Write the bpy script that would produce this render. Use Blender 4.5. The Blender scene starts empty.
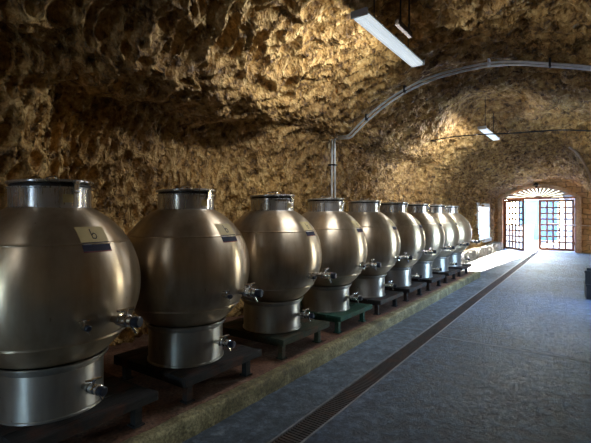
import bpy, bmesh, math, random
import numpy as np
from mathutils import Vector, Matrix, noise
random.seed(7)
PI = math.pi
SC = bpy.context.scene
COL = SC.collection
sin, cos = math.sin, math.cos

# ------------------------------------------------------------------ helpers
def link(o, parent=None):
    COL.objects.link(o)
    if parent is not None:
        o.parent = parent
    return o

def obj(name, bm, mat=None, parent=None, smooth=False, angle=None):
    me = bpy.data.meshes.new(name)
    bm.normal_update()
    bm.to_mesh(me); bm.free()
    for m in (mat if isinstance(mat, (list, tuple)) else [mat]):
        if m: me.materials.append(m)
    if smooth:
        for p in me.polygons: p.use_smooth = True
        if angle:
            try: me.set_sharp_from_angle(angle=math.radians(angle))
            except Exception: pass
    return link(bpy.data.objects.new(name, me), parent)

def empty(name, loc=(0, 0, 0), rz=0.0):
    o = bpy.data.objects.new(name, None)
    o.empty_display_size = .1
    o.location = loc; o.rotation_euler = (0, 0, rz)
    return link(o)

def tag(o, label, cat, group=None, kind=None):
    o["label"] = label; o["category"] = cat
    if group: o["group"] = group
    if kind: o["kind"] = kind
    return o

def struct(o):
    o["kind"] = "structure"; return o

def box(bm, x0, x1, y0, y1, z0, z1, bev=0.0, mi=0):
    vs = [bm.verts.new((x, y, z)) for z in (z0, z1) for y in (y0, y1) for x in (x0, x1)]
    fs = [(0, 2, 3, 1), (4, 5, 7, 6), (0, 1, 5, 4), (2, 6, 7, 3), (0, 4, 6, 2), (1, 3, 7, 5)]
    faces = [bm.faces.new([vs[i] for i in f]) for f in fs]
    for f in faces: f.material_index = mi
    if bev > 0:
        es = list({e for f in faces for e in f.edges})
        bmesh.ops.bevel(bm, geom=es, offset=bev, segments=2, affect='EDGES', profile=.5)
    return vs

def frame_of(d):
    d = d.normalized()
    up = Vector((0, 0, 1)) if abs(d.z) < .95 else Vector((1, 0, 0))
    a = d.cross(up).normalized()
    return d, a, a.cross(d).normalized()

def tube(bm, pts, r, n=10, caps=True):
    pts = [Vector(p) for p in pts]
    rs = r if isinstance(r, (list, tuple)) else [r] * len(pts)
    rings = []
    pa = None
    for i, p in enumerate(pts):
        if i == 0: d = pts[1] - p
        elif i == len(pts) - 1: d = p - pts[i - 1]
        else: d = (pts[i + 1] - p).normalized() + (p - pts[i - 1]).normalized()
        d.normalize()
        if pa is None: _, a, _ = frame_of(d)
        else: a = (pa - d * pa.dot(d)).normalized()
        pa = a
        b = d.cross(a)
        rings.append([bm.verts.new(p + (a * cos(2 * PI * k / n) + b * sin(2 * PI * k / n)) * rs[i]) for k in range(n)])
    for i in range(len(rings) - 1):
        for k in range(n):
            bm.faces.new((rings[i][k], rings[i][(k + 1) % n], rings[i + 1][(k + 1) % n], rings[i + 1][k]))
    if caps:
        bm.faces.new(list(reversed(rings[0]))); bm.faces.new(rings[-1])

def lathe(bm, prof, n=48, M=None):
    rings = []
    for r, z in prof:
        if r < 1e-5:
            rings.append([bm.verts.new((0, 0, z))])
        else:
            rings.append([bm.verts.new((r * cos(2 * PI * k / n), r * sin(2 * PI * k / n), z)) for k in range(n)])
    new = [v for rg in rings for v in rg]
    for a, b in zip(rings, rings[1:]):
        for k in range(n):
            k2 = (k + 1) % n
            if len(a) == 1 and len(b) == 1: continue
            if len(a) == 1: bm.faces.new((a[0], b[k2], b[k]))
            elif len(b) == 1: bm.faces.new((a[k], a[k2], b[0]))
            else: bm.faces.new((a[k], a[k2], b[k2], b[k]))
    if M is not None:
        for v in new: v.co = M @ v.co

def copy_tree(o, parent=None):
    c = o.copy(); COL.objects.link(c)
    if parent is not None: c.parent = parent
    for ch in list(o.children): copy_tree(ch, c)
    return c

# ------------------------------------------------------------------ materials
class NT:
    def __init__(s, name):
        s.m = bpy.data.materials.new(name); s.m.use_nodes = True
        s.t = s.m.node_tree; s.b = s.t.nodes['Principled BSDF']; s.out = s.t.nodes['Material Output']
    def n(s, typ, **kw):
        nd = s.t.nodes.new(typ)
        for k, v in kw.items():
            if k in nd.inputs: nd.inputs[k].default_value = v
            else: setattr(nd, k, v)
        return nd
    def l(s, a, b): s.t.links.new(a, b)
    def coords(s, scale=(1, 1, 1), kind='Object', rot=(0, 0, 0)):
        tc = s.n('ShaderNodeTexCoord'); mp = s.n('ShaderNodeMapping')
        mp.inputs['Scale'].default_value = scale; mp.inputs['Rotation'].default_value = rot
        s.l(tc.outputs[kind], mp.inputs['Vector']); return mp.outputs['Vector']
    def noise(s, vec, scale, detail=4, rough=.55, dist=0):
        nd = s.n('ShaderNodeTexNoise'); nd.inputs['Scale'].default_value = scale
        nd.inputs['Detail'].default_value = detail; nd.inputs['Roughness'].default_value = rough
        nd.inputs['Distortion'].default_value = dist
        s.l(vec, nd.inputs['Vector']); return nd.outputs['Fac']
    def ramp(s, fac, stops):
        nd = s.n('ShaderNodeValToRGB'); cr = nd.color_ramp
        while len(cr.elements) < len(stops): cr.elements.new(.5)
        for e, (p, c) in zip(cr.elements, stops):
            e.position = p; e.color = tuple(c) + (1,) if len(c) == 3 else c
        s.l(fac, nd.inputs['Fac']); return nd.outputs['Color']
    def mix(s, fac, a, b, typ='MIX'):
        nd = s.n('ShaderNodeMixRGB'); nd.blend_type = typ
        for i, v in ((0, fac), (1, a), (2, b)):
            if hasattr(v, 'is_linked') or hasattr(v, 'links'): s.l(v, nd.inputs[i])
            elif i == 0: nd.inputs[0].default_value = v
            else: nd.inputs[i].default_value = tuple(v) + (1,)
        return nd.outputs['Color']
    def math(s, op, a, b=0.0):
        nd = s.n('ShaderNodeMath'); nd.operation = op
        for i, v in ((0, a), (1, b)):
            if hasattr(v, 'links'): s.l(v, nd.inputs[i])
            else: nd.inputs[i].default_value = v
        return nd.outputs['Value']
    def bump(s, h, strength=.5, dist=.02, normal=None):
        nd = s.n('ShaderNodeBump'); nd.inputs['Strength'].default_value = strength
        nd.inputs['Distance'].default_value = dist
        s.l(h, nd.inputs['Height'])
        if normal is not None: s.l(normal, nd.inputs['Normal'])
        return nd.outputs['Normal']
    def set(s, **kw):
        for k, v in kw.items():
            k = k.replace('_', ' ')
            i = s.b.inputs[k]
            if hasattr(v, 'links'): s.l(v, i)
            else: i.default_value = tuple(v) + (1,) if isinstance(v, tuple) and len(v) == 3 else v
        return s.m

def plain(name, col, rough=.5, metal=0.0, var=.15, scale=20, bump=0.0):
    t = NT(name); v = t.coords()
    f = t.noise(v, scale)
    c = t.ramp(f, [(.3, tuple(x * (1 - var) for x in col)), (.7, tuple(min(1, x * (1 + var)) for x in col))])
    kw = {}
    if bump: kw['Normal'] = t.bump(f, bump, .005)
    return t.set(Base_Color=c, Roughness=rough, Metallic=metal, **kw)

def m_rock(name, dark, mid, light, sc=1.0, bumpd=.05):
    t = NT(name); v = t.coords(); vs = t.coords(scale=(1, 1, .6))
    big = t.noise(v, .6 * sc, 5, .6); med = t.noise(v, 7 * sc, 8, .72, 0); fine = t.noise(v, 40 * sc, 5, .7)
    c = t.ramp(med, [(.38, dark), (.5, mid), (.66, light)])
    st = t.ramp(big, [(.38, (.55, .5, .47)), (.58, (1, 1, 1))])
    c = t.mix(.8, c, st, 'MULTIPLY')
    wv = t.n('ShaderNodeMixRGB'); wv.blend_type = 'ADD'; wv.inputs[0].default_value = .12
    nz = t.n('ShaderNodeTexNoise'); nz.inputs['Scale'].default_value = 7; t.l(v, nz.inputs['Vector'])
    t.l(vs, wv.inputs[1]); t.l(nz.outputs['Color'], wv.inputs[2])
    hs = None
    for scl, wt in ((12 * sc, .8), (27 * sc, .4)):
        vor = t.n('ShaderNodeTexVoronoi'); vor.inputs['Scale'].default_value = scl; t.l(wv.outputs[0], vor.inputs['Vector'])
        h1 = t.math('MULTIPLY', vor.outputs['Distance'], wt)
        hs = h1 if hs is None else t.math('ADD', hs, h1)
    h = t.math('ADD', hs, t.math('MULTIPLY', fine, .35))
    nrm = t.bump(h, 1.0, bumpd)
    return t.set(Base_Color=c, Roughness=.58, Normal=nrm, Specular_IOR_Level=.5)

M = {}
M['rock'] = m_rock('hewn_tuff', (.13, .065, .018), (.52, .30, .088), (.88, .61, .25), bumpd=.07)
M['door_stone'] = None

def m_blocks():
    t = NT('stone_blocks')
    tc = t.n('ShaderNodeTexCoord'); sx = t.n('ShaderNodeSeparateXYZ'); cx = t.n('ShaderNodeCombineXYZ')
    t.l(tc.outputs['Object'], sx.inputs[0]); wn = t.n('ShaderNodeTexNoise'); wn.inputs['Scale'].default_value = 3; t.l(tc.outputs['Object'], wn.inputs['Vector'])
    wo = t.math('MULTIPLY', wn.outputs['Fac'], .3)
    t.l(t.math('ADD', sx.outputs['X'], wo), cx.inputs['X']); t.l(t.math('ADD', sx.outputs['Z'], wo), cx.inputs['Y'])
    br = t.n('ShaderNodeTexBrick'); t.l(cx.outputs[0], br.inputs['Vector'])
    br.inputs['Scale'].default_value = 1; br.inputs['Brick Width'].default_value = .42; br.inputs['Row Height'].default_value = .24
    br.inputs['Mortar Size'].default_value = .02; br.inputs['Mortar Smooth'].default_value = .4
    br.inputs['Color1'].default_value = (.62, .43, .22, 1); br.inputs['Color2'].default_value = (.46, .31, .15, 1)
    br.inputs['Mortar'].default_value = (.26, .19, .11, 1)
    v = t.coords(); nz = t.noise(v, 9, 6, .65)
    c = t.mix(.6, br.outputs['Color'], t.ramp(nz, [(.3, (.45, .4, .36)), (.7, (1.25, 1.15, 1.0))]), 'MULTIPLY')
    h = t.math('SUBTRACT', t.math('MULTIPLY', nz, .6), br.outputs['Fac'])
    return t.set(Base_Color=c, Roughness=.9, Normal=t.bump(h, 1, .04))
M['door_stone'] = m_blocks()

def m_floor(name='worn_concrete', k=(1, 1, 1)):
    t = NT(name); v = t.coords()
    big = t.noise(v, .7, 5, .6); med = t.noise(v, 5, 7, .68, .4); fine = t.noise(v, 45, 6, .7)
    vs = t.coords(scale=(1, .35, 1)); streak = t.noise(vs, 9, 6, .7, 1.0)
    c = t.ramp(med, [(.25, (.045, .07, .115)), (.55, (.105, .15, .225)), (.8, (.25, .32, .43))])
    c = t.mix(.7, c, t.ramp(big, [(.38, (.4, .42, .46)), (.62, (1.25, 1.25, 1.25))]), 'MULTIPLY')
    vor = t.n('ShaderNodeTexVoronoi'); vor.feature = 'DISTANCE_TO_EDGE'; vor.inputs['Scale'].default_value = .9
    wv = t.n('ShaderNodeMixRGB'); wv.blend_type = 'ADD'; wv.inputs[0].default_value = .6
    nz = t.n('ShaderNodeTexNoise'); nz.inputs['Scale'].default_value = 2.5; nz.inputs['Detail'].default_value = 6
    t.l(v, nz.inputs['Vector']); t.l(v, wv.inputs[1]); t.l(nz.outputs['Color'], wv.inputs[2]); t.l(wv.outputs[0], vor.inputs['Vector'])
    crack = t.ramp(vor.outputs['Distance'], [(.0, (.35, .35, .35)), (.012, (1, 1, 1))])
    c = t.mix(.35, c, crack, 'MULTIPLY')
    sp = t.noise(v, 9, 9, .78, .2)
    c = t.mix(.75, c, t.ramp(sp, [(.38, (.28, .29, .31)), (.51, (.9, .9, .9)), (.63, (2.0, 2.0, 2.0))]), 'MULTIPLY')
    c = t.mix(1.0, c, k, 'MULTIPLY')
    h = t.math('ADD', t.math('ADD', t.math('MULTIPLY', sp, 1.4), t.math('MULTIPLY', streak, .8)), t.math('MULTIPLY', fine, .35))
    h = t.math('ADD', h, t.math('MULTIPLY', crack, .1))
    r = t.math('ADD', t.math('MULTIPLY', med, .35), .42)
    return t.set(Base_Color=c, Roughness=r, Normal=t.bump(h, 1, .09), Specular_IOR_Level=.5)
M['floor'] = m_floor(k=(.82, .85, .92)); M['floor_pale'] = m_floor('pale_concrete', (1.35, 1.25, 1.1))

def m_platform(name, a, b, c3, bump=.012):
    t = NT(name); v = t.coords()
    f = t.noise(v, 3.5, 7, .7, .5); g = t.noise(v, 40, 5, .7)
    c = t.ramp(f, [(.3, a), (.5, b), (.72, c3)])
    c = t.mix(.8, c, t.ramp(g, [(.36, (.3, .3, .3)), (.64, (1.5, 1.5, 1.5))]), 'MULTIPLY')
    h = t.math('ADD', f, t.math('MULTIPLY', g, .5))
    return t.set(Base_Color=c, Roughness=.8, Normal=t.bump(h, .9, bump))
M['platform'] = m_platform('reddish_platform', (.06, .03, .02), (.17, .075, .04), (.26, .17, .11))
M['kerb'] = m_platform('mossy_kerb', (.05, .04, .018), (.19, .155, .07), (.42, .37, .2), .02)
M['plinth'] = m_platform('pale_rubble', (.25, .2, .14), (.4, .33, .24), (.55, .48, .38), .03)

def m_steel(name, col, r0=.24, r1=.42, dirt=.5):
    t = NT(name)
    # vertical brushing: stretched strongly along z
    vs = t.coords(scale=(1, 1, .04)); v = t.coords()
    br = t.noise(vs, 60, 4, .6); blot = t.noise(v, 2.2, 5, .6, .3); drip = t.noise(t.coords(scale=(1, 1, .12)), 9, 5, .6)
    spots = t.noise(v, 26, 3, .5)
    c = t.ramp(blot, [(.3, tuple(x * .72 for x in col)), (.65, col)])
    c = t.mix(dirt, c, t.ramp(drip, [(.32, (.55, .47, .38)), (.6, (1, 1, 1))]), 'MULTIPLY')
    c = t.mix(.8, c, t.ramp(spots, [(.22, (.3, .24, .18)), (.29, (1, 1, 1))]), 'MULTIPLY')
    r = t.math('ADD', t.math('MULTIPLY', br, r1 - r0), t.math('ADD', t.math('MULTIPLY', blot, .12), r0 - .05))
    nrm = t.bump(br, .12, .002)
    tg = t.n('ShaderNodeTangent'); tg.direction_type = 'RADIAL'; tg.axis = 'Z'
    return t.set(Base_Color=c, Metallic=.80, Roughness=r, Normal=nrm, Anisotropic=.82, Anisotropic_Rotation=.25, Tangent=tg.outputs[0])
M['steel'] = m_steel('brushed_steel', (.60, .50, .37), .24, .42)
M['steel_neck'] = m_steel('brushed_steel_neck', (.62, .62, .62), .2, .34, .3)
M['steel_base'] = m_steel('dull_steel_base', (.45, .44, .42), .34, .5, .5)
M['chrome'] = plain('valve_chrome', (.62, .60, .57), .22, 1.0, .15, 30)
M['rubber'] = plain('black_rubber', (.012, .012, .014), .55)
M['blue_cap'] = plain('dark_blue_cap', (.012, .016, .032), .35)
M['label_cream'] = plain('label_cream', (.56, .45, .22), .6, 0, .08)
M['label_navy'] = plain('label_navy', (.006, .008, .035), .8)
M['label_red'] = plain('label_red', (.16, .015, .012), .5)
M['ink'] = plain('label_ink', (.03, .022, .015), .6)
M['pale_ink'] = plain('pale_print', (.45, .48, .6), .6)

def m_stand(name, a, b, rust):
    t = NT(name); v = t.coords(); f = t.noise(v, 4, 6, .65, .4); g = t.noise(t.coords(scale=(4, .4, 4)), 14, 5, .65)
    c = t.ramp(g, [(.3, a), (.7, b)])
    c = t.mix(t.ramp(f, [(.5, (0, 0, 0)), (.68, (.85, .85, .85))]), c, rust)
    return t.set(Base_Color=c, Roughness=.8, Specular_IOR_Level=.25, Normal=t.bump(g, .8, .01))
M['stand_dark'] = m_stand('dark_stand_paint', (.012, .012, .013), (.03, .027, .026), (.075, .026, .014))
M['stand_moss'] = m_stand('mossy_stand_paint', (.018, .022, .014), (.05, .056, .033), (.09, .04, .02))
M['stand_green'] = m_stand('green_stand_paint', (.012, .042, .03), (.03, .10, .066), (.05, .05, .035))
M['grate'] = m_stand('rusty_grate_iron', (.045, .04, .042), (.10, .085, .08), (.13, .07, .05))
M['grate_edge'] = plain('galvanised_edge', (.20, .21, .23), .5, .4, .3, 12)
M['conduit'] = plain('grey_conduit', (.66, .66, .64), .32, .35, .15, 8)
M['cable'] = plain('black_cable', (.02, .02, .02), .5)
M['lamp_body'] = plain('lamp_housing', (.62, .64, .66), .4, 0, .1, 8)
M['wood'] = m_platform('door_wood', (.13, .055, .032), (.22, .10, .055), (.30, .15, .085), .006)
M['white_wood'] = plain('white_painted_wood', (.72, .74, .76), .5, 0, .06, 6)
M['plaster'] = plain('white_plaster', (.74, .73, .70), .8, 0, .08, 5, .4)
M['iron'] = plain('dark_iron', (.03, .03, .032), .5, .6)
M['crate'] = plain('black_plastic', (.010, .010, .012), .45, 0, .3, 9)
M['bluewall'] = plain('pale_blue_render', (.08, .165, .25), .85, 0, .12, 2.5, .3)
M['ground'] = plain('pale_gravel', (.62, .60, .56), .9, 0, .15, 6, .4)

def m_glass(name, col):
    t = NT(name)
    tr = t.n('ShaderNodeBsdfTransparent'); gl = t.n('ShaderNodeBsdfGlossy'); gl.inputs['Roughness'].default_value = .05
    tr.inputs['Color'].default_value = col + (1,)
    mx = t.n('ShaderNodeMixShader'); mx.inputs[0].default_value = .06
    t.l(tr.outputs[0], mx.inputs[1]); t.l(gl.outputs[0], mx.inputs[2])
    t.l(mx.outputs[0], t.out.inputs['Surface']); return t.m
M['fan_glass'] = m_glass('dimmed_fanlight_glass', (.055, .06, .066))  # tint darkened to dim the bright sky so the bars show
M['glass'] = m_glass('door_glass', (.92, .95, .97))

def m_tube():
    t = NT('lit_diffuser')
    v = t.coords(scale=(1, .02, 1)); f = t.noise(v, 60, 2)
    c = t.ramp(f, [(.35, (.62, .74, .82)), (.65, (.86, .93, .97))])
    t.l(c, t.b.inputs['Emission Color'])
    return t.set(Base_Color=(.75, .78, .8), Roughness=.35, Emission_Strength=LAMP_EMIT)
LAMP_EMIT = .5
M['diffuser'] = m_tube()

FW = 420.0; TH = math.atan(297 / FW)
def ray(px, py):
    a = (px - 295.5) / FW; b = (215 - py) / FW
    return Vector((-sin(TH) + a * cos(TH), cos(TH) + a * sin(TH), b))
def at_y(px, py, Y):
    d = ray(px, py); t = Y / d.y; return Vector((0, 0, 1.7)) + d * t

YC = 6.89
def smooth_path(pts, n=8):
    P = [Vector(p) for p in pts]; out = []
    for i in range(len(P) - 1):
        p0 = P[max(i - 1, 0)]; p1 = P[i]; p2 = P[i + 1]; p3 = P[min(i + 2, len(P) - 1)]
        for k in range(n):
            t = k / n
            out.append(.5 * ((2 * p1) + (p2 - p0) * t + (2 * p0 - 5 * p1 + 4 * p2 - p3) * t * t + (-p0 + 3 * p1 - 3 * p2 + p3) * t ** 3))
    return out + [P[-1]]
arch = [(333.5, 141), (336, 138.5), (341, 137.6), (349, 136.5), (355, 131), (367, 119), (385, 104), (405, 91), (430, 79), (455, 71.5), (475, 67), (490, 64.5), (515, 63), (550, 65), (591, 68.5), (620, 76)]
A = [at_y(x, y, YC) for x, y in arch]
A = [Vector((A[0].x, YC, .2)), Vector((A[0].x, YC, 1.6))] + A
last = A[-1]
A += [Vector((1.02, YC, last.z - .55))]

PIPE = smooth_path(A, 8)

# ------------------------------------------------------------------ vault (rock walls and ceiling)
XC, AW, Z0, BR, EX = -1.4, 2.6, 2.0, 2.1, 2.2
YD = 22.85                      # the door wall
prof = [(XC - AW, z) for z in np.linspace(-.05, Z0, 40, endpoint=False)]
for a in np.linspace(PI, 0, 400):
    ca, sa = cos(a), sin(a)
    prof.append((XC + AW * math.copysign(abs(ca) ** (2 / EX), ca), Z0 + BR * abs(sa) ** (2 / EX)))
prof += [(XC + AW, z) for z in np.linspace(Z0, -.05, 41)[1:]]
prof = np.array(prof)
seg = np.hypot(*np.diff(prof, axis=0).T); arc = np.concatenate([[0], np.cumsum(seg)]); LTOT = arc[-1]
def prof_at(s):
    x = np.interp(s, arc, prof[:, 0]); z = np.interp(s, arc, prof[:, 1])
    e = .12
    x1 = np.interp(min(s + e, LTOT), arc, prof[:, 0]); z1 = np.interp(min(s + e, LTOT), arc, prof[:, 1])
    x0 = np.interp(max(s - e, 0), arc, prof[:, 0]); z0 = np.interp(max(s - e, 0), arc, prof[:, 1])
    tx, tz = x1 - x0, z1 - z0; l = math.hypot(tx, tz)
    return x, z, -tz / l, tx / l          # outward normal
def sstep(a, b, x):
    t = min(1, max(0, (x - a) / (b - a))); return t * t * (3 - 2 * t)
need_s, need_d = [], []
for p in PIPE:
    k = int(np.argmin((prof[:, 0] - p.x) ** 2 + (prof[:, 1] - p.z) ** 2)); x, z, nx, nz = prof_at(arc[k])
    need_s.append(arc[k]); need_d.append((p.x - x) * nx + (p.z - z) * nz + .075)
o_ = np.argsort(need_s); need_s = np.array(need_s)[o_]; need_d = np.array(need_d)[o_]
sL = next(arc[i] for i in range(len(arc)) if prof[i, 1] > 3.2)
sR = next(arc[i] for i in range(len(arc) - 1, 0, -1) if prof[i, 1] > 2.6)

ys = np.concatenate([np.arange(-6, .2, .16), np.arange(.2, 9.5, .021), np.arange(9.5, 15, .034), np.arange(15, YD - .02, .06), [YD]])
ss = np.concatenate([np.arange(0, sR, .03), np.arange(sR, LTOT, .1), [LTOT]])
iL = int(np.searchsorted(ss, sL)); iR = int(np.searchsorted(ss, sR))
WIN = (18.7, 21.1, .62, 2.1)      # window in the left wall: y0 y1 z0 z1

def disp(s, y, x, z):
    d = 0.0
    wl = 1 - sstep(3.05, 3.3, z) if x < XC else 0
    ledge = noise.noise(Vector((y * .6, 3.3, 0))) * .12
    if x < XC:
        wl = 1 - sstep(2.98 + ledge, 3.22 + ledge, z)
    else: wl = 0
    near = 1 - sstep(11.95, 12.06, y + .05 * noise.noise(Vector((z * 2, 0, 5))))
    d += (.17 + .12 * sstep(8.5, 10, y)) * wl * near
    d -= .13 * (1 - near) * (1 - wl * .8)
    # the deep dark hollow behind the first tanks
    if x < XC:
        e = .18 * noise.noise(Vector((y * 1.3, z * 1.3, 9)))
        yw = sstep(1.75, 2.2, y + e) * (1 - sstep(4.5, 5.1, y + e))
        d += .55 * yw * (1 - sstep(2.75, 2.98, z + e)) - .12 * yw * sstep(2.8, 3.02, z + e) * (1 - sstep(3.15, 3.5, z))
    # smooth dished patch overhead
    q = math.hypot(x + 1.85, (y - 9.9) * .75)
    d += .45 * (1 - sstep(.25, 1.1, q))
    P = Vector((x, y, z))
    d += .11 * noise.noise(P * .55) + .08 * noise.noise(P * 1.3 + Vector((5, 2, 1)))
    d += .05 * noise.noise(P * 3.1)
    sm = sstep(.35, 1.3, q)
    # tool marks: pits with sharp ridges between, long along the arch
    wx = .5 * noise.noise(P * 2.2 + Vector((9, 0, 0))); wy = .5 * noise.noise(P * 2.2 + Vector((0, 7, 0)))
    up = sstep(2.9, 3.4, z)
    yy = y - .28 * s * (1 - up)
    k = 1 - .35 * up
    v = noise.voronoi(Vector((s * 4.2 * k + wx * 1.5, yy * (9.0 * k) + wy * 1.5, 0)))[0]
    d += .075 * (min(1.0, (v[1] - v[0]) / .2) - .6) * sm
    d += (.25 - .03 * up) * (.45 - v[0]) * (.35 + .65 * sm) * (.65 + .7 * abs(noise.noise(P * .9)))
    if z > 2.9:
        v2 = noise.voronoi(Vector((s * 1.7 + wx, y * 2.4 + wy, 4)))[0]
        d += .11 * up * (.45 - v2[0]) * sm
    d += .035 * (abs(noise.noise(P * 8.0)) - .25)
    return d

pts = np.zeros((len(ss), len(ys), 3))
for i, s in enumerate(ss):
    x, z, nx, nz = prof_at(s)
    for j, y in enumerate(ys):
        if y < 0 or (i > iR):
            P = Vector((x, y, z)); d = .1 * noise.noise(P * .6) + .05 * noise.noise(P * 2)
        else:
            d = disp(s, y, x, z)
            wp = 1 - sstep(.16, .5, abs(y - YC))
            if wp > 0:
                nd = max(float(np.interp(s + e, need_s, need_d)) for e in (-.12, 0, .12))
                if nd > d: d += (nd - d) * wp
        xx = x + nx * d
        if xx > XC: xx = XC + (xx - XC) * (1 - .385 * sstep(11.9, 13.2, y + .25 * noise.noise(Vector((z * 1.5, 2, 3)))))
        zz = z + nz * d
        if zz > 2: zz = 2 + (zz - 2) * (1 - .30 * sstep(14.5, 22, y))
        pts[i, j] = (xx, y, zz)

def grid_mesh(name, i0, i1, mat, hole=None):
    sub = pts[i0:i1 + 1]; ni, nj = sub.shape[:2]
    idx = np.arange(ni * nj).reshape(ni, nj)
    q = np.stack([idx[:-1, :-1], idx[:-1, 1:], idx[1:, 1:], idx[1:, :-1]], -1)
    if hole is not None:
        keep = np.ones(q.shape[:2], bool)
        zc = np.array([prof_at(s)[1] for s in ss[i0:i1 + 1]])
        for a in range(ni - 1):
            if hole[2] < min(zc[a], zc[a + 1]) and max(zc[a], zc[a + 1]) < hole[3]:
                keep[a] = ~((ys[:-1] > hole[0]) & (ys[1:] < hole[1]))
        q = q[keep]
    q = q.reshape(-1, 4)
    me = bpy.data.meshes.new(name)
    me.from_pydata(sub.reshape(-1, 3).tolist(), [], q.tolist())
    me.materials.append(mat)
    me.polygons.foreach_set('use_smooth', [True] * len(me.polygons))
    me.update()
    o = bpy.data.objects.new(name, me); link(o)
    return struct(o)
grid_mesh('wall_left', 0, iL, M['rock'], WIN)
grid_mesh('ceiling', iL, iR, M['rock'])
WIN3 = (8.9, 11.5, .3, 2.35)     # side opening to the yard in the right wall
grid_mesh('wall_right', iR, len(ss) - 1, M['rock'], WIN3)

# end wall behind the viewer, its unseen opening sized for fill light
bm = bmesh.new(); BX0, BX1, BZ = -1.8, -1.0, 2.0
box(bm, -4.8, BX0, -6.2, -5.95, -.1, 4.7); box(bm, BX1, 1.8, -6.2, -5.95, -.1, 4.7); box(bm, BX0, BX1, -6.2, -5.95, BZ, 4.7)
struct(obj('wall_back', bm, M['rock']))

# ------------------------------------------------------------------ floor, platform, kerb
def gx(y): return -1.845 - .0105 * y       # centre line of the drain
GW = .10
bm = bmesh.new()
cols = [lambda y: -4.9, lambda y: -2.55, lambda y: gx(y) - GW, lambda y: gx(y) - GW + .001, lambda y: gx(y) + GW - .001, lambda y: gx(y) + GW, lambda y: 1.7]
zz = [0, 0, 0, -.09, -.09, 0, 0]
yr = list(np.linspace(-6, YD + .6, 60))
rows = [[bm.verts.new((c(y), y, z)) for c, z in zip(cols, zz)] for y in yr]
for a, b in zip(rows, rows[1:]):
    for k in range(len(cols) - 1):
        bm.faces.new((a[k], a[k + 1], b[k + 1], b[k])).material_index = 1 if k == 1 else 0
struct(obj('floor', bm, [M['floor'], M['floor_pale']]))

# construction joint across the slab
bm = bmesh.new()
pv = None
for k in range(41):
    x = -1.78 + k * (2.6 / 40); y = 5.95 + .012 * noise.noise(Vector((x * 4, 0, 0)))
    cur = [bm.verts.new((x, y - .014, .002)), bm.verts.new((x, y, .007)), bm.verts.new((x, y + .014, .002))]
    if pv:
        for a in range(2): bm.faces.new((pv[a], cur[a], cur[a + 1], pv[a + 1]))
    pv = cur
M['joint'] = plain('joint_mortar', (.20, .23, .28), .8, 0, .3, 10)
struct(obj('trim_1', bm, M['joint'], smooth=True))

PZ = .154
def rough_slab(name, x0, x1, y0, y1, z0, z1, mat, nx, ny, amp):
    bm = bmesh.new()
    def vz(x, y): return z1 + amp * noise.noise(Vector((x * 5, y * 5, 1))) + amp * .6 * noise.noise(Vector((x * 17, y * 17, 1)))
    def vx(y, z): return x1 + amp * noise.noise(Vector((3, y * 6, z * 6))) + amp * .6 * noise.noise(Vector((3, y * 21, z * 21)))
    xs_ = np.linspace(x0, x1, nx); ys_ = np.linspace(y0, y1, ny)
    rows = []
    for y in ys_:
        r = [bm.verts.new((x if k < nx - 1 else vx(y, z1) - .008, y, vz(x, y) - (.008 if k == nx - 1 else 0))) for k, x in enumerate(xs_)]
        r += [bm.verts.new((vx(y, z), y, z)) for z in np.linspace(z1 - .02, z0, 5)]
        rows.append(r)
    for a, b in zip(rows, rows[1:]):
        for k in range(len(a) - 1): bm.faces.new((a[k], a[k + 1], b[k + 1], b[k]))
    base = [bm.verts.new((x0, y1, z0))]
    bm.faces.new(rows[-1] + base)
    base0 = [bm.verts.new((x0, y0, z0))]
    bm.faces.new(list(reversed(rows[0])) + [base0[0]][:1])
    return obj(name, bm, mat, smooth=True, angle=50)
struct(rough_slab('platform', -4.9, -2.60, -5.9, 12.26, 0, PZ, M['platform'], 30, 260, .006))
struct(rough_slab('kerb', -2.605, -2.5, -5.9, 12.3, 0, PZ + .004, M['kerb'], 6, 600, .008))
# low rubble footing along the far left wall
struct(rough_slab('plinth', -4.6, -3.62, 12.9, 22.7, 0, .36, M['plinth'], 16, 160, .07))

# drain grate
bm = bmesh.new()
Y0g, Y1g = -1.0, 22.3
for k in range(int((Y1g - Y0g) / .034)):
    y = Y0g + k * .034
    box(bm, gx(y) - GW + .012, gx(y) + GW - .012, y, y + .016, -.02, -.002)
dr = tag(empty('drain_grate', (gx(0), 0, 0)), 'long narrow iron drain grate sunk in the concrete floor from foreground to doorway', 'drain')
g = obj('grating', bm, M['grate']); g.parent = dr; g.matrix_parent_inverse = Matrix.Translation((-gx(0), 0, 0))
for sgn in (-1, 1):
    bm = bmesh.new()
    a, b = gx(Y0g) + sgn * GW, gx(Y1g) + sgn * GW
    vs = [bm.verts.new(p) for p in ((a - .009, Y0g, -.03), (a + .009, Y0g, -.03), (b + .009, Y1g, -.03), (b - .009, Y1g, -.03),
                                    (a - .009, Y0g, .004), (a + .009, Y0g, .004), (b + .009, Y1g, .004), (b - .009, Y1g, .004))]
    for f in ((0, 3, 2, 1), (4, 5, 6, 7), (0, 1, 5, 4), (2, 3, 7, 6), (0, 4, 7, 3), (1, 2, 6, 5)): bm.faces.new([vs[i] for i in f])
    e = obj('edge_rail', bm, M['grate_edge']); e.parent = dr; e.matrix_parent_inverse = Matrix.Translation((-gx(0), 0, 0))

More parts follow.
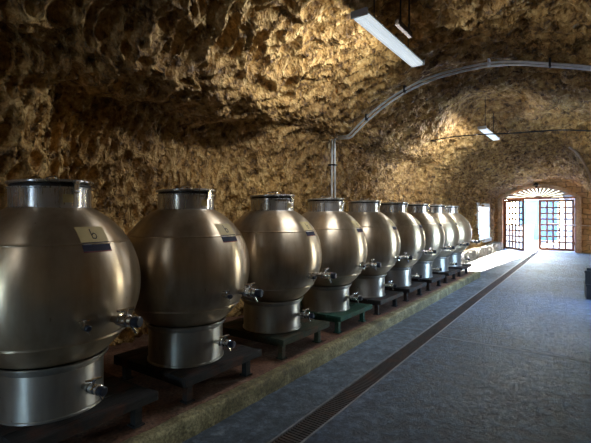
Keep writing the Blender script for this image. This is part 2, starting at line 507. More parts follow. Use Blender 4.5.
# ------------------------------------------------------------------ steel tanks
TZ = .39             # deck height (tank origin on the deck)
R, CZ = .59, 1.22 - TZ
def ring_profile():
    pr = []
    a0 = math.asin(.255 / R); a1 = PI - math.asin(.35 / R)
    for k in range(45):
        a = a0 + (a1 - a0) * k / 44
        r, z = R * sin(a), CZ + R * cos(a)
        pr.append((r, z))
    pr.reverse()
    out = []
    for r, z in pr:                          # weld beads
        out.append((r, z))
    def bead(zc, w=.007, h=.0035):
        res = []
        for i, (r, z) in enumerate(out):
            res.append((r, z))
            if i + 1 < len(out) and z < zc <= out[i + 1][1]:
                rc = math.sqrt(max(0, R * R - (zc - CZ) ** 2))
                res += [(math.sqrt(R * R - (zc - w - CZ) ** 2), zc - w), (rc + h, zc - w * .4), (rc + h, zc + w * .4), (math.sqrt(R * R - (zc + w - CZ) ** 2), zc + w)]
        return sorted(res, key=lambda q: q[1])
    out = bead(1.515 - TZ); out = bead(.895 - TZ, .012, .006)
    return out
def polar(az, r, z): return Vector((r * cos(az), r * sin(az), z))
def radial(az, el=0.0):
    """matrix whose local z is the outward direction at azimuth az, local y up"""
    d = Vector((cos(az) * cos(el), sin(az) * cos(el), sin(el)))
    x = Vector((0, 0, 1)).cross(d).normalized(); y = d.cross(x)
    return Matrix((x, y, d)).transposed().to_4x4()

def surf_patch(bm, az, z0, z1, halfw, lift, nz=5, nw=7, mi=0):
    """a thin patch lying on the globe between heights z0..z1"""
    rows = []
    for i in range(nz + 1):
        z = z0 + (z1 - z0) * i / nz; r = math.sqrt(R * R - (z - CZ) ** 2)
        row = []
        for k in range(nw + 1):
            w = (-1 + 2 * k / nw) * halfw
            d = Vector((r * cos(az + w / r), r * sin(az + w / r), z - CZ)).normalized()
            row.append(bm.verts.new(d * (R + lift) + Vector((0, 0, CZ))))
        rows.append(row)
    for a, b in zip(rows, rows[1:]):
        for k in range(nw):
            bm.faces.new((a[k], a[k + 1], b[k + 1], b[k])).material_index = mi

def stroke_on_globe(bm, az, zc, pts2, width, lift):
    """hand-written stroke: pts2 in metres (sideways, up) about the label centre"""
    for (u0, v0), (u1, v1) in zip(pts2, pts2[1:]):
        du, dv = u1 - u0, v1 - v0; L = math.hypot(du, dv) or 1; nu, nv = -dv / L * width, du / L * width
        q = []
        for u, v in ((u0 - nu, v0 - nv), (u1 - nu, v1 - nv), (u1 + nu, v1 + nv), (u0 + nu, v0 + nv)):
            z = zc + v; r = math.sqrt(R * R - (z - CZ) ** 2)
            d = Vector((r * cos(az + u / r), r * sin(az + u / r), z - CZ)).normalized()
            q.append(bm.verts.new(d * (R + lift) + Vector((0, 0, CZ))))
        bm.faces.new(q)

def valve(parent, az, r0, z, scale=1.0, handle=True, el=0.0):
    """tap pointing outwards: stub pipe, flange, body, union nut, dark outlet cap, butterfly handle"""
    T = Matrix.Translation(polar(az, r0, z)) @ radial(az, el) @ Matrix.Scale(scale, 4)
    bm = bmesh.new()
    lathe(bm, [(0, -.03), (.019, -.03), (.019, .045), (.031, .047), (.031, .062), (.021, .064), (.021, .072), (.034, .082), (.036, .1), (.034, .118), (.022, .126),
               (.022, .134), (.034, .136), (.034, .156), (.024, .16), (0, .16)], 16, T)
    v = obj('valve', bm, M['chrome'], parent, True, 40)
    bm = bmesh.new()
    lathe(bm, [(0, .158), (.027, .158), (.031, .166), (.031, .196), (.024, .203), (0, .203)], 16, T)
    obj('outlet_cap', bm, M['blue_cap'], v, True, 40)
    if handle:
        bm = bmesh.new()
        tube(bm, [T @ Vector(p) for p in ((0, .02, .1), (0, .058, .1))], .009 * scale, 8)
        lathe(bm, [(0, -.006), (.016, -.006), (.016, .008), (0, .008)], 10, T @ Matrix.Translation((0, .058, .1)) @ Matrix.Rotation(-PI / 2, 4, 'X'))
        tube(bm, [T @ Vector(p) for p in ((-.05, .062, .085), (-.02, .06, .1), (.02, .06, .1), (.05, .062, .115))], [.007 * scale, .009 * scale, .009 * scale, .007 * scale], 8)
        obj('handle', bm, M['chrome'], v, True, 40)
        bm = bmesh.new(); tube(bm, [T @ Vector(p) for p in ((.012, -.03, .128), (.03, -.055, .135), (.035, -.075, .14))], .008 * scale, 8)
        obj('spout', bm, M['chrome'], v, True, 40)
    return v

AZV = math.radians(10)
def make_tank():
    root = empty('steel_tank')
    bm = bmesh.new(); lathe(bm, ring_profile(), 72)
    obj('body', bm, M['steel'], root, True, 60)
    bm = bmesh.new()
    lathe(bm, [(.335, 0), (.345, .0), (.345, .012), (.335, .016), (.335, .295), (.342, .299), (.356, .316), (.368, .333), (.371, .344), (.364, .348), (.35, .338), (.33, .32)], 64)
    obj('base', bm, M['steel_base'], root, True, 40)
    bm = bmesh.new()
    zb, zt = 1.737 - TZ, 1.885 - TZ
    lathe(bm, [(.252, zb - .02), (.268, zb - .006), (.272, zb + .004), (.262, zb + .012), (.254, zb + .016), (.254, zt - .012), (.262, zt - .009), (.264, zt), (.258, zt + .003), (.235, zt + .003), (.235, zt - .03), (0, zt - .03)], 64)
    nk = obj('neck', bm, M['steel_neck'], root, True, 40)
    bm = bmesh.new()
    lathe(bm, [(.20, zt - .02), (.246, zt), (.250, zt + .012), (.246, zt + .026), (.20, zt + .03)], 48)
    obj('gasket', bm, M['rubber'], nk, True, 40)
    bm = bmesh.new()
    tilt = Matrix.Translation((0, 0, zt + .028)) @ Matrix.Rotation(math.radians(1.6), 4, Vector((sin(.6), -cos(.6), 0)))
    lathe(bm, [(0, -.004), (.262, -.002), (.270, .004), (.270, .013), (.262, .018), (.245, .019), (.235, .013), (.17, .022), (.09, .028), (0, .030)], 64, tilt)
    ld = obj('lid', bm, M['steel_neck'], root, True, 40)
    bm = bmesh.new()
    tube(bm, [tilt @ Vector(p) for p in ((-.07, 0, .02), (-.066, 0, .046), (-.05, 0, .056), (.05, 0, .056), (.066, 0, .046), (.07, 0, .02))], .008, 8)
    obj('lid_handle', bm, M['chrome'], ld, True)
    # latch and small maker's plate on the neck
    az = math.radians(8)
    bm = bmesh.new()
    T = Matrix.Translation(polar(az, .262, zt - .012)) @ radial(az)
    box(bm, -.018, .018, -.028, .045, -.004, .016, .003); box(bm, -.011, .011, .03, .056, -.03, .022, .003); tube(bm, [(-.026, -.012, .012), (.026, -.012, .012)], .006, 8)
    for v in bm.verts: v.co = T @ v.co
    obj('latch', bm, M['chrome'], nk)
    az = math.radians(-2); bm = bmesh.new(); hw = .034
    rows = []
    for z in (zb + .045, zb + .1):
        rows.append([bm.verts.new(polar(az + (k / 4 - .5) * 2 * hw / .257, .2575, z)) for k in range(5)])
    for k in range(4): bm.faces.new((rows[0][k], rows[0][k + 1], rows[1][k + 1], rows[1][k]))
    bmesh.ops.solidify(bm, geom=bm.faces[:], thickness=.002)
    obj('name_plate', bm, M['label_cream'], nk)
    # hinge at the back of the neck
    bm = bmesh.new(); T = Matrix.Translation(polar(PI, .266, zt)) @ radial(PI)
    box(bm, -.035, .035, -.03, .03, -.006, .012, .003); tube(bm, [(-.045, .028, .014), (.045, .028, .014)], .011, 10)
    for v in bm.verts: v.co = T @ v.co
    obj('hinge', bm, M['chrome'], nk)
    # sticker: cream upper field, navy lower field with a red edge
    az = math.radians(5)
    bm = bmesh.new(); surf_patch(bm, az, 1.525 - TZ, 1.622 - TZ, .098, .0016); st = obj('sticker', bm, M['label_cream'], root, True)
    bm = bmesh.new(); surf_patch(bm, az, 1.470 - TZ, 1.526 - TZ, .098, .0016); obj('navy_band', bm, M['label_navy'], st, True)
    bm = bmesh.new(); surf_patch(bm, az, 1.463 - TZ, 1.471 - TZ, .098, .0016, 1); obj('red_edge', bm, M['label_red'], st, True)
    bm = bmesh.new(); zc = 1.573 - TZ
    stroke_on_globe(bm, az, zc, [(-.012, .034), (-.012, -.026)], .0035, .003)
    stroke_on_globe(bm, az, zc, [(-.012, -.004), (.004, .008), (.016, .002), (.018, -.014), (.008, -.026), (-.012, -.024)], .0035, .003)
    obj('handwriting', bm, M['ink'], st)
    bm = bmesh.new()
    for k in range(4): stroke_on_globe(bm, az, 1.514 - TZ, [(-.085 + k * .012, -.004), (-.08 + k * .012, .003), (-.077 + k * .012, -.004)], .0016, .003)
    obj('printed_line', bm, M['pale_ink'], st)
    # taps
    z = 1.02 - TZ; rr = math.sqrt(R * R - (z - CZ) ** 2)
    valve(root, math.radians(14), rr - .005, z, 1.15)
    valve(root, math.radians(-8), rr - .005, z + .005, .62)
    valve(root, math.radians(9), .335, .56 - TZ, 1.0)
    return root

TX = -3.1
TY = [1.416, 2.615, 3.904, 5.126, 6.36, 7.6, 8.86, 10.08, 11.29]
tank_labels = [
    'nearest and largest steel wine tank, cut off at the foreground edge of the row',
    'second steel wine tank from the foreground, cream and navy sticker beside its bright edge',
    'third steel wine tank from the foreground, standing on the moss-stained stand',
    'fourth steel wine tank from the foreground, standing on the green-painted stand',
    'fifth steel wine tank in the row, just beyond the one on the green stand',
    'sixth steel wine tank in the row, fourth from the door end',
    'seventh steel wine tank in the row, third from the door end',
    'eighth steel wine tank in the row, second from the door end',
    'farthest steel wine tank, at the door end of the row']
stand_labels = [
    'dark low stand under the nearest steel tank, mostly lost in shadow',
    'dark rust-stained low stand under the second tank from the foreground',
    'moss-stained dull stand under the third tank from the foreground',
    'green-painted low stand under the fourth tank',
    'dark low stand under the fifth tank, next after the green one',
    'dark low stand under the sixth tank, fourth from the door end',
    'dark low stand under the seventh tank, third from the door end',
    'dark low stand under the eighth tank, second from the door end',
    'dark low stand at the door end of the platform under the farthest tank']

def make_stand(mat):
    root = empty('tank_stand')
    h = TZ - PZ
    x0, x1, hy = -.56, .47, .46
    bm = bmesh.new(); n = 6; w = (x1 - .06 - x0) / n
    for k in range(n): box(bm, x0 + k * w + .004, x0 + (k + 1) * w - .004, -hy, hy, h - .032, h, .004)
    obj('deck', bm, mat, root)
    bm = bmesh.new(); box(bm, x1 - .06, x1, -hy - .012, hy + .012, h - .062, h + .003, .006); obj('front_beam', bm, mat, root)
    bm = bmesh.new(); box(bm, x0, x0 + .06, -hy, hy, h - .085, h - .033, .005); obj('back_beam', bm, mat, root)
    for s in (-1, 1):
        bm = bmesh.new(); box(bm, x0, x1 - .062, s * (hy - .035) - .025, s * (hy - .035) + .025, h - .085, h - .033, .005); obj('side_beam', bm, mat, root)
    for x in (x0 + .06, x1 - .11):
        for s in (-1, 1):
            bm = bmesh.new(); y = s * (hy - .10)
            box(bm, x - .03, x + .03, y - .03, y + .03, .004, h - .033, .004)
            box(bm, x - .045, x + .045, y - .045, y + .045, 0, .012, .002)
            obj('leg', bm, mat, root)
    return root

tank0 = make_tank()
stands = {m: make_stand(M[m]) for m in ('stand_dark', 'stand_moss', 'stand_green')}
used = set()
rot = [0, 0, 0, 0, 0, 1.5, -1, 0, 6]
for i, y in enumerate(TY):
    t = tank0 if i == 0 else copy_tree(tank0)
    t.location = (TX, y, TZ + .001); t.rotation_euler = (0, 0, math.radians(rot[i]))
    tag(t, tank_labels[i], 'tank', 'steel wine tanks in a row along the rock wall')
    m = {2: 'stand_moss', 3: 'stand_green'}.get(i, 'stand_dark')
    s = stands[m] if m not in used else copy_tree(stands[m]); used.add(m)
    s.location = (TX, y + .07, PZ + .007)
    s.location.z = PZ
    tag(s, stand_labels[i], 'stand', 'low stands under the steel tanks')

# ------------------------------------------------------------------ ceiling lamps
def make_lamp(L=1.6):
    root = empty('fluorescent_lamp')
    bm = bmesh.new()
    pr = [(-.08, 0), (-.076, .02), (-.045, .04), (.045, .04), (.076, .02), (.08, 0)]
    rr = [[bm.verts.new((x, y, z)) for x, z in pr] for y in (0, L)]
    for k in range(len(pr) - 1): bm.faces.new((rr[0][k], rr[0][k + 1], rr[1][k + 1], rr[1][k]))
    bm.faces.new(list(reversed(rr[0]))); bm.faces.new(rr[1]); bm.faces.new((rr[0][0], rr[1][0], rr[1][-1], rr[0][-1]))
    bmesh.ops.recalc_face_normals(bm, faces=bm.faces[:])
    h = obj('housing', bm, M['lamp_body'], root)
    bm = bmesh.new()
    pr = [(-.078, -.002), (-.074, -.022), (-.06, -.030)] + [(-.05 + .1 * k / 8, -.034 - .006 * (k % 2)) for k in range(9)] + [(.06, -.030), (.074, -.022), (.078, -.002)]
    rr = [[bm.verts.new((x, y, z)) for x, z in pr] for y in (.03, L - .03)]
    for k in range(len(pr) - 1): bm.faces.new((rr[0][k], rr[0][k + 1], rr[1][k + 1], rr[1][k]))
    bm.faces.new(rr[0]); bm.faces.new(rr[1])
    bmesh.ops.recalc_face_normals(bm, faces=bm.faces[:])
    obj('diffuser', bm, M['diffuser'], root)
    for y in (0, L):
        bm = bmesh.new(); s = -1 if y == 0 else 1
        box(bm, -.088, .088, min(y, y + s * .025), max(y, y + s * .02), -.026, .04, .004); obj('end_cap', bm, M['lamp_body'], root)
    for y in (L * .2, L * .8):
        bm = bmesh.new(); tube(bm, [(0, y, .035), (0, y, .75)], .007, 8); obj('hanger', bm, M['iron'], root)
    return root
lamp = make_lamp()
lamp.location = (-1.80, 3.60, 3.6)
tag(lamp, 'large nearer fluorescent lamp hanging overhead from the rock vault in the foreground', 'lamp', 'fluorescent lamps under the vault')
l2 = copy_tree(lamp); l2.location = (-1.95, 9.75, 3.58)
tag(l2, 'small farther fluorescent lamp hanging under the vault towards the doorway', 'lamp', 'fluorescent lamps under the vault')

# surface box with a short rail beside the nearer lamp
jb = empty('junction_box', (-1.62, 4.27, 3.66)); tag(jb, 'brown junction box beside the nearer fluorescent lamp, under the vault', 'junction box')
bm = bmesh.new(); box(bm, -.022, .022, -.2, .2, -.03, .03, .006); obj('case', bm, plain('rusty_case', (.05, .032, .02), .8), jb)
bm = bmesh.new(); tube(bm, [(0, -.1, .04), (0, -.1, .6)], .01, 8); tube(bm, [(0, .15, .04), (0, .15, .6)], .01, 8); obj('hanger', bm, M['iron'], jb)

# ------------------------------------------------------------------ conduits
cd = tag(empty('pipe_run', (A[0].x, YC, 0)), 'pair of grey pipes climbing the rock wall and arching across the vault', 'pipe')
for k, off in enumerate((-.026, .026)):
    bm = bmesh.new()
    path = smooth_path([p + Vector((0, off, 0)) + (Vector((off * .9, 0, 0)) if i < 2 else Vector((off*.5, 0, -off * .6))) for i, p in enumerate(A)], 8)
    tube(bm, path, .018, 10)
    o = obj('pipe', bm, M['conduit'], None, True, 50); o.parent = cd; o.matrix_parent_inverse = Matrix.Translation((-A[0].x, -YC, 0))
for (px, py, vert) in ((333, 165, 1), (367, 119, 0), (405, 91, 0), (489, 64.5, 0), (550, 65, 0)):
    p = at_y(px, py, YC); bm = bmesh.new()
    if vert: box(bm, p.x - .08, p.x + .065, YC - .055, YC + .055, p.z - .012, p.z + .012, .004)
    else: box(bm, p.x - .014, p.x + .014, YC - .055, YC + .055, p.z - .03, p.z + .09, .004)
    o = obj('clamp', bm, M['iron'] if not px == 489 else M['white_wood']); o.parent = cd; o.matrix_parent_inverse = Matrix.Translation((-A[0].x, -YC, 0))

# thin cable across the vault by the farther lamp
bm = bmesh.new()
cp = [(430, 141), (452, 137), (480, 134.5), (505, 133.5), (535, 131.5), (562, 130), (591, 131)]
tube(bm, smooth_path([at_y(x, y, 9.6) for x, y in cp]), .013, 8)
tag(obj('cable', bm, M['cable'], None, True), 'thin dark cable strung across the vault beside the farther lamp', 'cable')
# pale pipe on the far right curve of the vault
bm = bmesh.new()
cpp = smooth_path([at_y(x, y, 13.6) for x, y in ((569, 147), (575, 151), (581, 158), (587, 169), (591.5, 181))] + [(.06, 13.6, 2.1), (.07, 13.6, 1.0), (.07, 13.6, .0)])
tube(bm, cpp, .035, 10)
tag(obj('curved_pipe', bm, plain('rusty_pale_pipe', (.42, .31, .2), .6, 0, .25, 6), None, True), 'pale rusty pipe curving down the side of the vault near the doorway', 'pipe')

# ------------------------------------------------------------------ door wall with arched opening
DX0, DX1, SP, RISE = -3.62, -.60, 2.5, .52
def arch_z(x, x0=DX0, x1=DX1, sp=SP, rise=RISE):
    h = (x1 - x0) / 2; rad = (h * h + rise * rise) / (2 * rise); u = x - (x0 + x1) / 2
    return sp + math.sqrt(max(0, rad * rad - u * u)) - (rad - rise)
bm = bmesh.new()
WT = .55
xs = [-5.0, -4.4, -4.0, DX0] + [DX0 + (DX1 - DX0) * k / 24 for k in range(1, 24)] + [DX1, -.1, .4, .9, 2.0]
def lo(x): return arch_z(x) if DX0 < x < DX1 else (SP if x in (DX0, DX1) else 0)
for y, flip in ((YD - .05, False), (YD + WT, True)):
    for a, b in zip(xs, xs[1:]):
        inside = a >= DX0 and b <= DX1
        za, zb_ = (arch_z(a), arch_z(b)) if inside else (-.1, -.1)
        q = [bm.verts.new(p) for p in ((a, y, za), (b, y, zb_), (b, y, 4.9), (a, y, 4.9))]
        bm.faces.new(q if not flip else list(reversed(q)))
def strip(pts):
    for (xa, za), (xb, zb_) in zip(pts, pts[1:]):
        bm.faces.new([bm.verts.new(p) for p in ((xa, YD - .05, za), (xa, YD + WT, za), (xb, YD + WT, zb_), (xb, YD - .05, zb_))])
strip([(DX0, -.1), (DX0, SP)] + [(DX0 + (DX1 - DX0) * k / 24, arch_z(DX0 + (DX1 - DX0) * k / 24)) for k in range(1, 24)] + [(DX1, SP), (DX1, -.1)])
bmesh.ops.remove_doubles(bm, verts=bm.verts[:], dist=.0005)
struct(obj('wall_front', bm, M['door_stone']))
# stone surround
M['quoin'] = m_platform('pale_dressed_stone', (.30, .22, .13), (.46, .35, .22), (.58, .47, .32), .02)
bm = bmesh.new(); SW = .2
out = [(DX0 - SW, 0), (DX0 - SW, SP)] ; inn = [(DX0, 0), (DX0, SP)]
for k in range(1, 24):
    u = k / 24; x = DX0 + (DX1 - DX0) * u; inn.append((x, arch_z(x)))
    xo = DX0 - SW + (DX1 - DX0 + 2 * SW) * u; out.append((xo, arch_z(xo, DX0 - SW, DX1 + SW, SP, RISE + SW * .7)))
inn += [(DX1, SP), (DX1, 0)]; out += [(DX1 + SW, SP), (DX1 + SW, 0)]
ya, yb = YD - .13, YD - .045
for (i0, i1, o0, o1) in zip(inn, inn[1:], out, out[1:]):
    v = lambda p, y: bm.verts.new((p[0], y, p[1]))
    for q in ((v(i0, ya), v(i1, ya), v(o1, ya), v(o0, ya)), (v(i0, ya), v(i0, yb), v(i1, yb), v(i1, ya)), (v(o0, ya), v(o1, ya), v(o1, yb), v(o0, yb))): bm.faces.new(q)
bmesh.ops.remove_doubles(bm, verts=bm.verts[:], dist=.0005); bmesh.ops.recalc_face_normals(bm, faces=bm.faces[:])
struct(obj('trim_2', bm, M['quoin']))

# ------------------------------------------------------------------ door leaves
def make_leaf(name, w, h, nc=5, nr=8, mirror=1):
    """lattice leaf, hinge on local x=0, extends to x=mirror*w; glass pane in it"""
    root = bpy.data.objects.new(name, None); link(root); struct(root)
    bm = bmesh.new(); st, th, mu = .11, .05, .075
    def bx(xa, xb, za, zb_, t=th):
        xa, xb = sorted((mirror * xa, mirror * xb)); box(bm, xa, xb, -t / 2, t / 2, za, zb_, .006)
    bx(0, st, 0, h); bx(w - st, w, 0, h); bx(st, w - st, 0, .12); bx(st, w - st, h - .11, h)
    iw = w - 2 * st; ih = h - .23
    for k in range(1, nc): x = st + iw * k / nc; bx(x - mu / 2, x + mu / 2, .12, h - .11, th * .8)
    for k in range(1, nr): z = .12 + ih * k / nr; bx(st, w - st, z - mu / 2, z + mu / 2, th * .72)
    obj('lattice', bm, M['wood'], root)
    bm = bmesh.new(); xa, xb = sorted((mirror * st, mirror * (w - st))); box(bm, xa, xb, -.004, .004, .12, h - .11); obj('glass', bm, M['glass'], root)
    bm = bmesh.new()
    for z in (.35, h * .5, h - .35): tube(bm, [(0, -.03, z - .06), (0, -.03, z + .06)], .016, 8)
    obj('hinges', bm, M['iron'], root)
    return root
DY = YD + .22
LW = (DX1 - DX0 - .14) / 2
dl = make_leaf('door_1', LW, SP - .10, mirror=1); dl.location = (DX0 + .065, DY, .03); dl.rotation_euler = (0, 0, math.radians(-48))
dr_ = make_leaf('door_2', LW, SP - .10, mirror=-1); dr_.location = (DX1 - .065, DY, .03); dr_.rotation_euler = (0, 0, 0)
# frame: jambs and transom
bm = bmesh.new()
box(bm, DX0, DX0 + .06, DY - .06, DY + .06, 0, SP, .005); box(bm, DX1 - .06, DX1, DY - .06, DY + .06, 0, SP, .005)
box(bm, DX0, DX1, DY - .07, DY + .07, SP - .06, SP + .04, .005)
struct(obj('trim_3', bm, M['wood']))
# locking bar across the right leaf
bm = bmesh.new(); tube(bm, [(-1.72, DY - .12, 1.3), (.25, YD - .2, 1.2)], .016, 8)
tag(obj('locking_bar', bm, M['white_wood'], None, True), 'thin pale bar running across the closed lattice door leaf to the stone wall', 'bar')
# fanlight
fan = bpy.data.objects.new('window_1', None); link(fan); struct(fan); fan.location = ((DX0 + DX1) / 2, DY, SP)
bm = bmesh.new(); CX = 0; hw = (DX1 - DX0) / 2
ro = [(-hw + 2 * hw * k / 32, arch_z(DX0 + 2 * hw * k / 32) - SP) for k in range(33)]
for (xa, za), (xb, zb_) in zip(ro, ro[1:]):
    q = [(xa, za), (xb, zb_), (xb * .965, zb_ * .9), (xa * .965, za * .9)]
    f = [bm.verts.new((x, -.04, z)) for x, z in q]; b = [bm.verts.new((x, .04, z)) for x, z in q]
    bm.faces.new(f); bm.faces.new(list(reversed(b)))
    for k in range(4): bm.faces.new((f[k], b[k], b[(k + 1) % 4], f[(k + 1) % 4]))
for k in range(1, 14):
    a = PI * k / 14
    # ray from the hub to the arch
    dx, dz = cos(a), sin(a) * .62
    t = 0
    while t < 3 and abs(dx * t) < hw and dz * t < arch_z((DX0 + DX1) / 2 + dx * t) - SP: t += .005
    n = Vector((-dz, 0, dx)).normalized(); p0 = Vector((dx, 0, dz)) * .22; p1 = Vector((dx, 0, dz)) * t
    w0, w1 = .014, .06
    vs = []
    for yy in (-.025, .025):
        vs += [bm.verts.new(p) for p in (p0 + n * w0 + Vector((0, yy, 0)), p0 - n * w0 + Vector((0, yy, 0)), p1 - n * w1 + Vector((0, yy, 0)), p1 + n * w1 + Vector((0, yy, 0)))]
    for f in ((0, 1, 2, 3), (7, 6, 5, 4), (0, 4, 5, 1), (1, 5, 6, 2), (2, 6, 7, 3), (3, 7, 4, 0)): bm.faces.new([vs[i] for i in f])
hubp = [(.2 * cos(PI * k / 12), .13 * sin(PI * k / 12)) for k in range(13)]
f = [bm.verts.new((x, -.035, z)) for x, z in hubp]; b = [bm.verts.new((x, .035, z)) for x, z in hubp]
bm.faces.new(f); bm.faces.new(list(reversed(b)))
for k in range(13): bm.faces.new((f[k], b[k], b[(k + 1) % 13], f[(k + 1) % 13]))
bmesh.ops.recalc_face_normals(bm, faces=bm.faces[:])
obj('sunburst_frame', bm, plain('fanlight_grey', (.30, .30, .31), .6), fan)
bm = bmesh.new()
f = [bm.verts.new((x * .98, 0, max(.03, z * .96))) for x, z in ro]; bm.faces.new(f + [bm.verts.new((hw * .98, 0, .0)), bm.verts.new((-hw * .98, 0, .0))])
obj('glass', bm, M['fan_glass'], fan)

# small iron lamp above the arch
wl = tag(empty('wall_lamp', ((DX0 + DX1) / 2 - .05, YD - .12, 2.98)), 'small dark iron wall lamp above the arched doorway', 'lamp')
bm = bmesh.new(); box(bm, -.05, .05, -.02, .06, 0, .3, .01); tube(bm, [(0, -.01, .25), (0, -.12, .3), (0, -.2, .24)], .014, 8); obj('bracket', bm, M['iron'], wl)
bm = bmesh.new(); lathe(bm, [(0, .24), (.05, .23), (.13, .12), (.135, .1), (.1, .1), (.05, .19), (0, .2)], 16, Matrix.Translation((0, -.2, 0))); obj('lamp_shade', bm, M['iron'], wl, True)

# ------------------------------------------------------------------ window in the left wall
w2 = bpy.data.objects.new('window_2', None); link(w2); struct(w2); w2.location = (-4.0, (WIN[0] + WIN[1]) / 2, WIN[2])
a, b, c, d = WIN
wy = (b - a) / 2; wh = d - c
bm = bmesh.new()
box(bm, -.62, .10, -wy - .12, -wy + .06, -.06, wh + .12); box(bm, -.62, .10, wy - .06, wy + .12, -.06, wh + .12)
box(bm, -.62, .10, -wy + .06, wy - .06, wh - .04, wh + .12)
obj('reveal', bm, M['plaster'], w2)
bm = bmesh.new(); box(bm, -.62, .16, -wy - .15, wy + .15, -.12, .04, .01); obj('sill', bm, M['plaster'], w2)
bm = bmesh.new()
xq = -.42
box(bm, xq - .03, xq + .03, -wy + .06, -wy + .13, .04, wh - .04); box(bm, xq - .03, xq + .03, wy - .13, wy - .06, .04, wh - .04)
box(bm, xq - .03, xq + .03, -wy + .06, wy - .06, .04, .11); box(bm, xq - .03, xq + .03, -wy + .06, wy - .06, wh - .11, wh - .04); box(bm, xq - .03, xq + .03, -.035, .035, .1, wh - .1)
obj('window_frame', bm, M['white_wood'], w2)
bm = bmesh.new(); box(bm, xq - .004, xq + .004, -wy + .08, wy - .08, .06, wh - .06); obj('glass', bm, M['glass'], w2)

w3 = bpy.data.objects.new('window_3', None); link(w3); struct(w3); w3.location = (1.2, (WIN3[0] + WIN3[1]) / 2, WIN3[2])
wy = (WIN3[1] - WIN3[0]) / 2; wh = WIN3[3] - WIN3[2]
bm = bmesh.new()
for sg in (-1, 1): box(bm, -.12, .5, min(sg * (wy - .06), sg * (wy + .16)), max(sg * (wy - .06), sg * (wy + .16)), -.16, wh + .16)
box(bm, -.12, .5, -wy + .06, wy - .06, wh - .1, wh + .16)
obj('reveal', bm, M['plaster'], w3)
bm = bmesh.new(); box(bm, -.15, .5, -wy - .2, wy + .2, -.3, .08, .01); obj('sill', bm, M['plaster'], w3)
bm = bmesh.new()
for q in (-wy + .1, -wy / 3, wy / 3, wy - .1): box(bm, .3, .35, q - .03, q + .03, .08, wh - .1)
obj('window_frame', bm, M['white_wood'], w3)

# ------------------------------------------------------------------ black crate by the right wall
cr = tag(empty('crate', (.08, 10.6, 0), math.radians(4)), 'dark plastic crate standing on the floor at the wall opposite the tanks', 'crate')
bm = bmesh.new()
def crate_body(bm, w, d, z0, h):
    t = .02
    box(bm, -w, w, -d, d, z0, z0 + .03)
    for sx in (-1, 1):
        box(bm, min(sx * w, sx * (w - t)), max(sx * w, sx * (w - t)), -d, d, z0 + .03, z0 + h)
        box(bm, -w + t, w - t, min(sx * d, sx * (d - t)), max(sx * d, sx * (d - t)), z0 + .03, z0 + h)
        box(bm, min(sx * w, sx * (w + .012)), max(sx * w, sx * (w + .012)), -d - .012, d + .012, z0 + h - .04, z0 + h)
        box(bm, -w, w, min(sx * d, sx * (d + .012)), max(sx * d, sx * (d + .012)), z0 + h - .04, z0 + h)
crate_body(bm, .2, .28, 0, .3)
obj('body', bm, M['crate'], cr)
cr2 = tag(empty('crate', (.08, 10.62, .301), math.radians(0)), 'dark plastic crate stacked on top of the one on the floor', 'crate')
bm = bmesh.new(); crate_body(bm, .2, .28, 0, .27); obj('body', bm, M['crate'], cr2)

# ------------------------------------------------------------------ outside
bm = bmesh.new(); box(bm, -14, 10, YD + .6, 60, -.2, -.01); struct(obj('ground', bm, M['ground']))
bm = bmesh.new(); box(bm, 1.9, 16, -6, YD + .6, -.2, -.01); struct(obj('ground', bm, M['ground']))
bm = bmesh.new(); box(bm, -14, 10, -30, -6, -.2, -.01); struct(obj('ground', bm, M['ground']))
bm = bmesh.new(); box(bm, -14, -4.7, -2, YD + .6, -.2, -.01); struct(obj('ground', bm, M['ground']))
bm = bmesh.new(); box(bm, -7.6, -7.3, 8, YD - 1, -.1, 4.5); struct(obj('sky_screen', bm, M['plaster']))  # added outside the left window to cut its sky brightness
bw = tag(empty('outbuilding', (-4.5, 33, 0)), 'pale blue rendered building seen through the half-open doorway', 'building')
bm = bmesh.new(); box(bm, .3, 2.6, 0, 3, -.02, 2.7, .02); obj('wall', bm, M['bluewall'], bw)
bm = bmesh.new(); box(bm, .15, 2.75, -.2, 3.15, 2.7, 2.8, .02); obj('roof', bm, M['plaster'], bw)
bm = bmesh.new(); box(bm, -9, -2.85, 28, 28.3, -.02, 1.05, .03); box(bm, -9.05, -2.8, 27.95, 28.35, 1.05, 1.12, .02)
tag(obj('garden_wall', bm, M['plaster']), 'low white wall outside, seen through the gap between the door leaves', 'wall')
bm = bmesh.new(); box(bm, -1.42, 6, 29, 33, -.02, 6.5, .03)  # block added to shade the closed leaf from the sun
tag(obj('sun_blocker', bm, M['plaster']), 'white wall block added outside to keep sun off the closed door leaf', 'building')

# ------------------------------------------------------------------ light
w = bpy.data.worlds.new('World'); SC.world = w; w.use_nodes = True
nt = w.node_tree; bg = nt.nodes['Background']
sky = nt.nodes.new('ShaderNodeTexSky'); sky.sky_type = 'NISHITA'; sky.sun_disc = False
sky.sun_elevation = math.radians(24); sky.sun_rotation = math.radians(4); sky.air_density = 1.2; sky.dust_density = 1.5
mxs = nt.nodes.new('ShaderNodeMixRGB'); mxs.blend_type = 'MULTIPLY'; mxs.inputs[0].default_value = 1; mxs.inputs[2].default_value = (.74, .94, 1.26, 1)
nt.links.new(sky.outputs[0], mxs.inputs[1]); nt.links.new(mxs.outputs[0], bg.inputs[0]); bg.inputs[1].default_value = 3.4

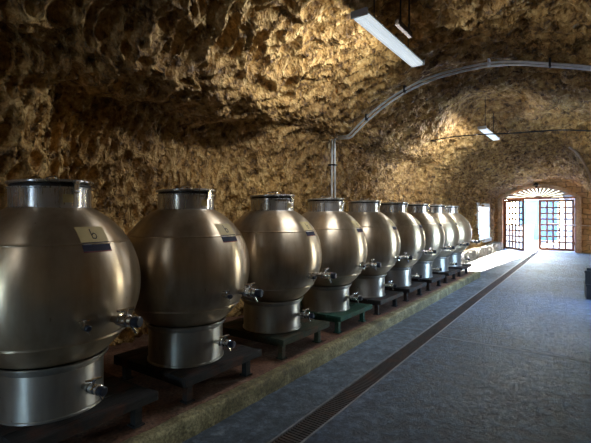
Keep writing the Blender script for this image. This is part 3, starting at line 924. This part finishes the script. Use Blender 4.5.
def light(name, typ, loc, rot, energy, color, **kw):
    l = bpy.data.lights.new(name, typ); l.energy = energy; l.color = color
    for k, v in kw.items(): setattr(l, k, v)
    o = bpy.data.objects.new(name, l); o.location = loc; o.rotation_euler = rot
    return link(o)
az, el = math.radians(4), math.radians(14)
sd = Vector((sin(az) * cos(el), cos(az) * cos(el), sin(el)))       # towards the sun
so = light('sun', 'SUN', (5, 40, 20), (0, 0, 0), 135.0, (1, .94, .84), angle=math.radians(.7))
so.rotation_euler = sd.to_track_quat('Z', 'Y').to_euler()
po = light('door_portal', 'AREA', ((DX0 + DX1) / 2, YD + .6, 1.5), (-PI / 2, 0, 0), 1, (1, 1, 1), shape='RECTANGLE', size=3.0, size_y=3.0); po.data.cycles.is_portal = True
po = light('back_portal', 'AREA', ((BX0 + BX1) / 2, -6.25, BZ / 2), (PI / 2, 0, 0), 1, (1, 1, 1), shape='RECTANGLE', size=BX1 - BX0, size_y=BZ); po.data.cycles.is_portal = True
po = light('side_portal', 'AREA', (1.75, (WIN3[0] + WIN3[1]) / 2, 1.35), (0, PI / 2, 0), 1, (1, 1, 1), shape='RECTANGLE', size=2.3, size_y=2.8); po.data.cycles.is_portal = True
for nm, y, xl, pw, tl in (('tube_light_near', 4.4, -1.8, 1.0, 60), ('fill_light_behind', -1.8, -1.8, .36, 66), ('tube_light_far', 10.55, -1.95, 1.6, 46)):  # behind pair: added fill light, no lamp hangs there
    for sg, e in ((-1, 32), (1, 9)):      # the tubes shine out of both long sides of the two hanging fittings
        light(nm, 'AREA', (xl + sg * .115, y, 3.59), (0, -sg * math.radians(tl), 0), e * pw, (.92, .96, 1), shape='RECTANGLE', size=.02, size_y=1.45)

# ------------------------------------------------------------------ camera
cam = bpy.data.cameras.new('camera'); cam.sensor_width = 36; cam.lens = FW / 591 * 36; cam.shift_y = -6.5 / 591; cam.clip_start = .05
co = bpy.data.objects.new('camera', cam); link(co); co.location = (0, 0, 1.7); co.rotation_euler = (PI / 2, 0, TH)
SC.camera = co
vs = SC.view_settings
vs.view_transform = 'Standard'; vs.look = 'None'; vs.gamma = 1; vs.use_curve_mapping = False; vs.exposure = 0.6
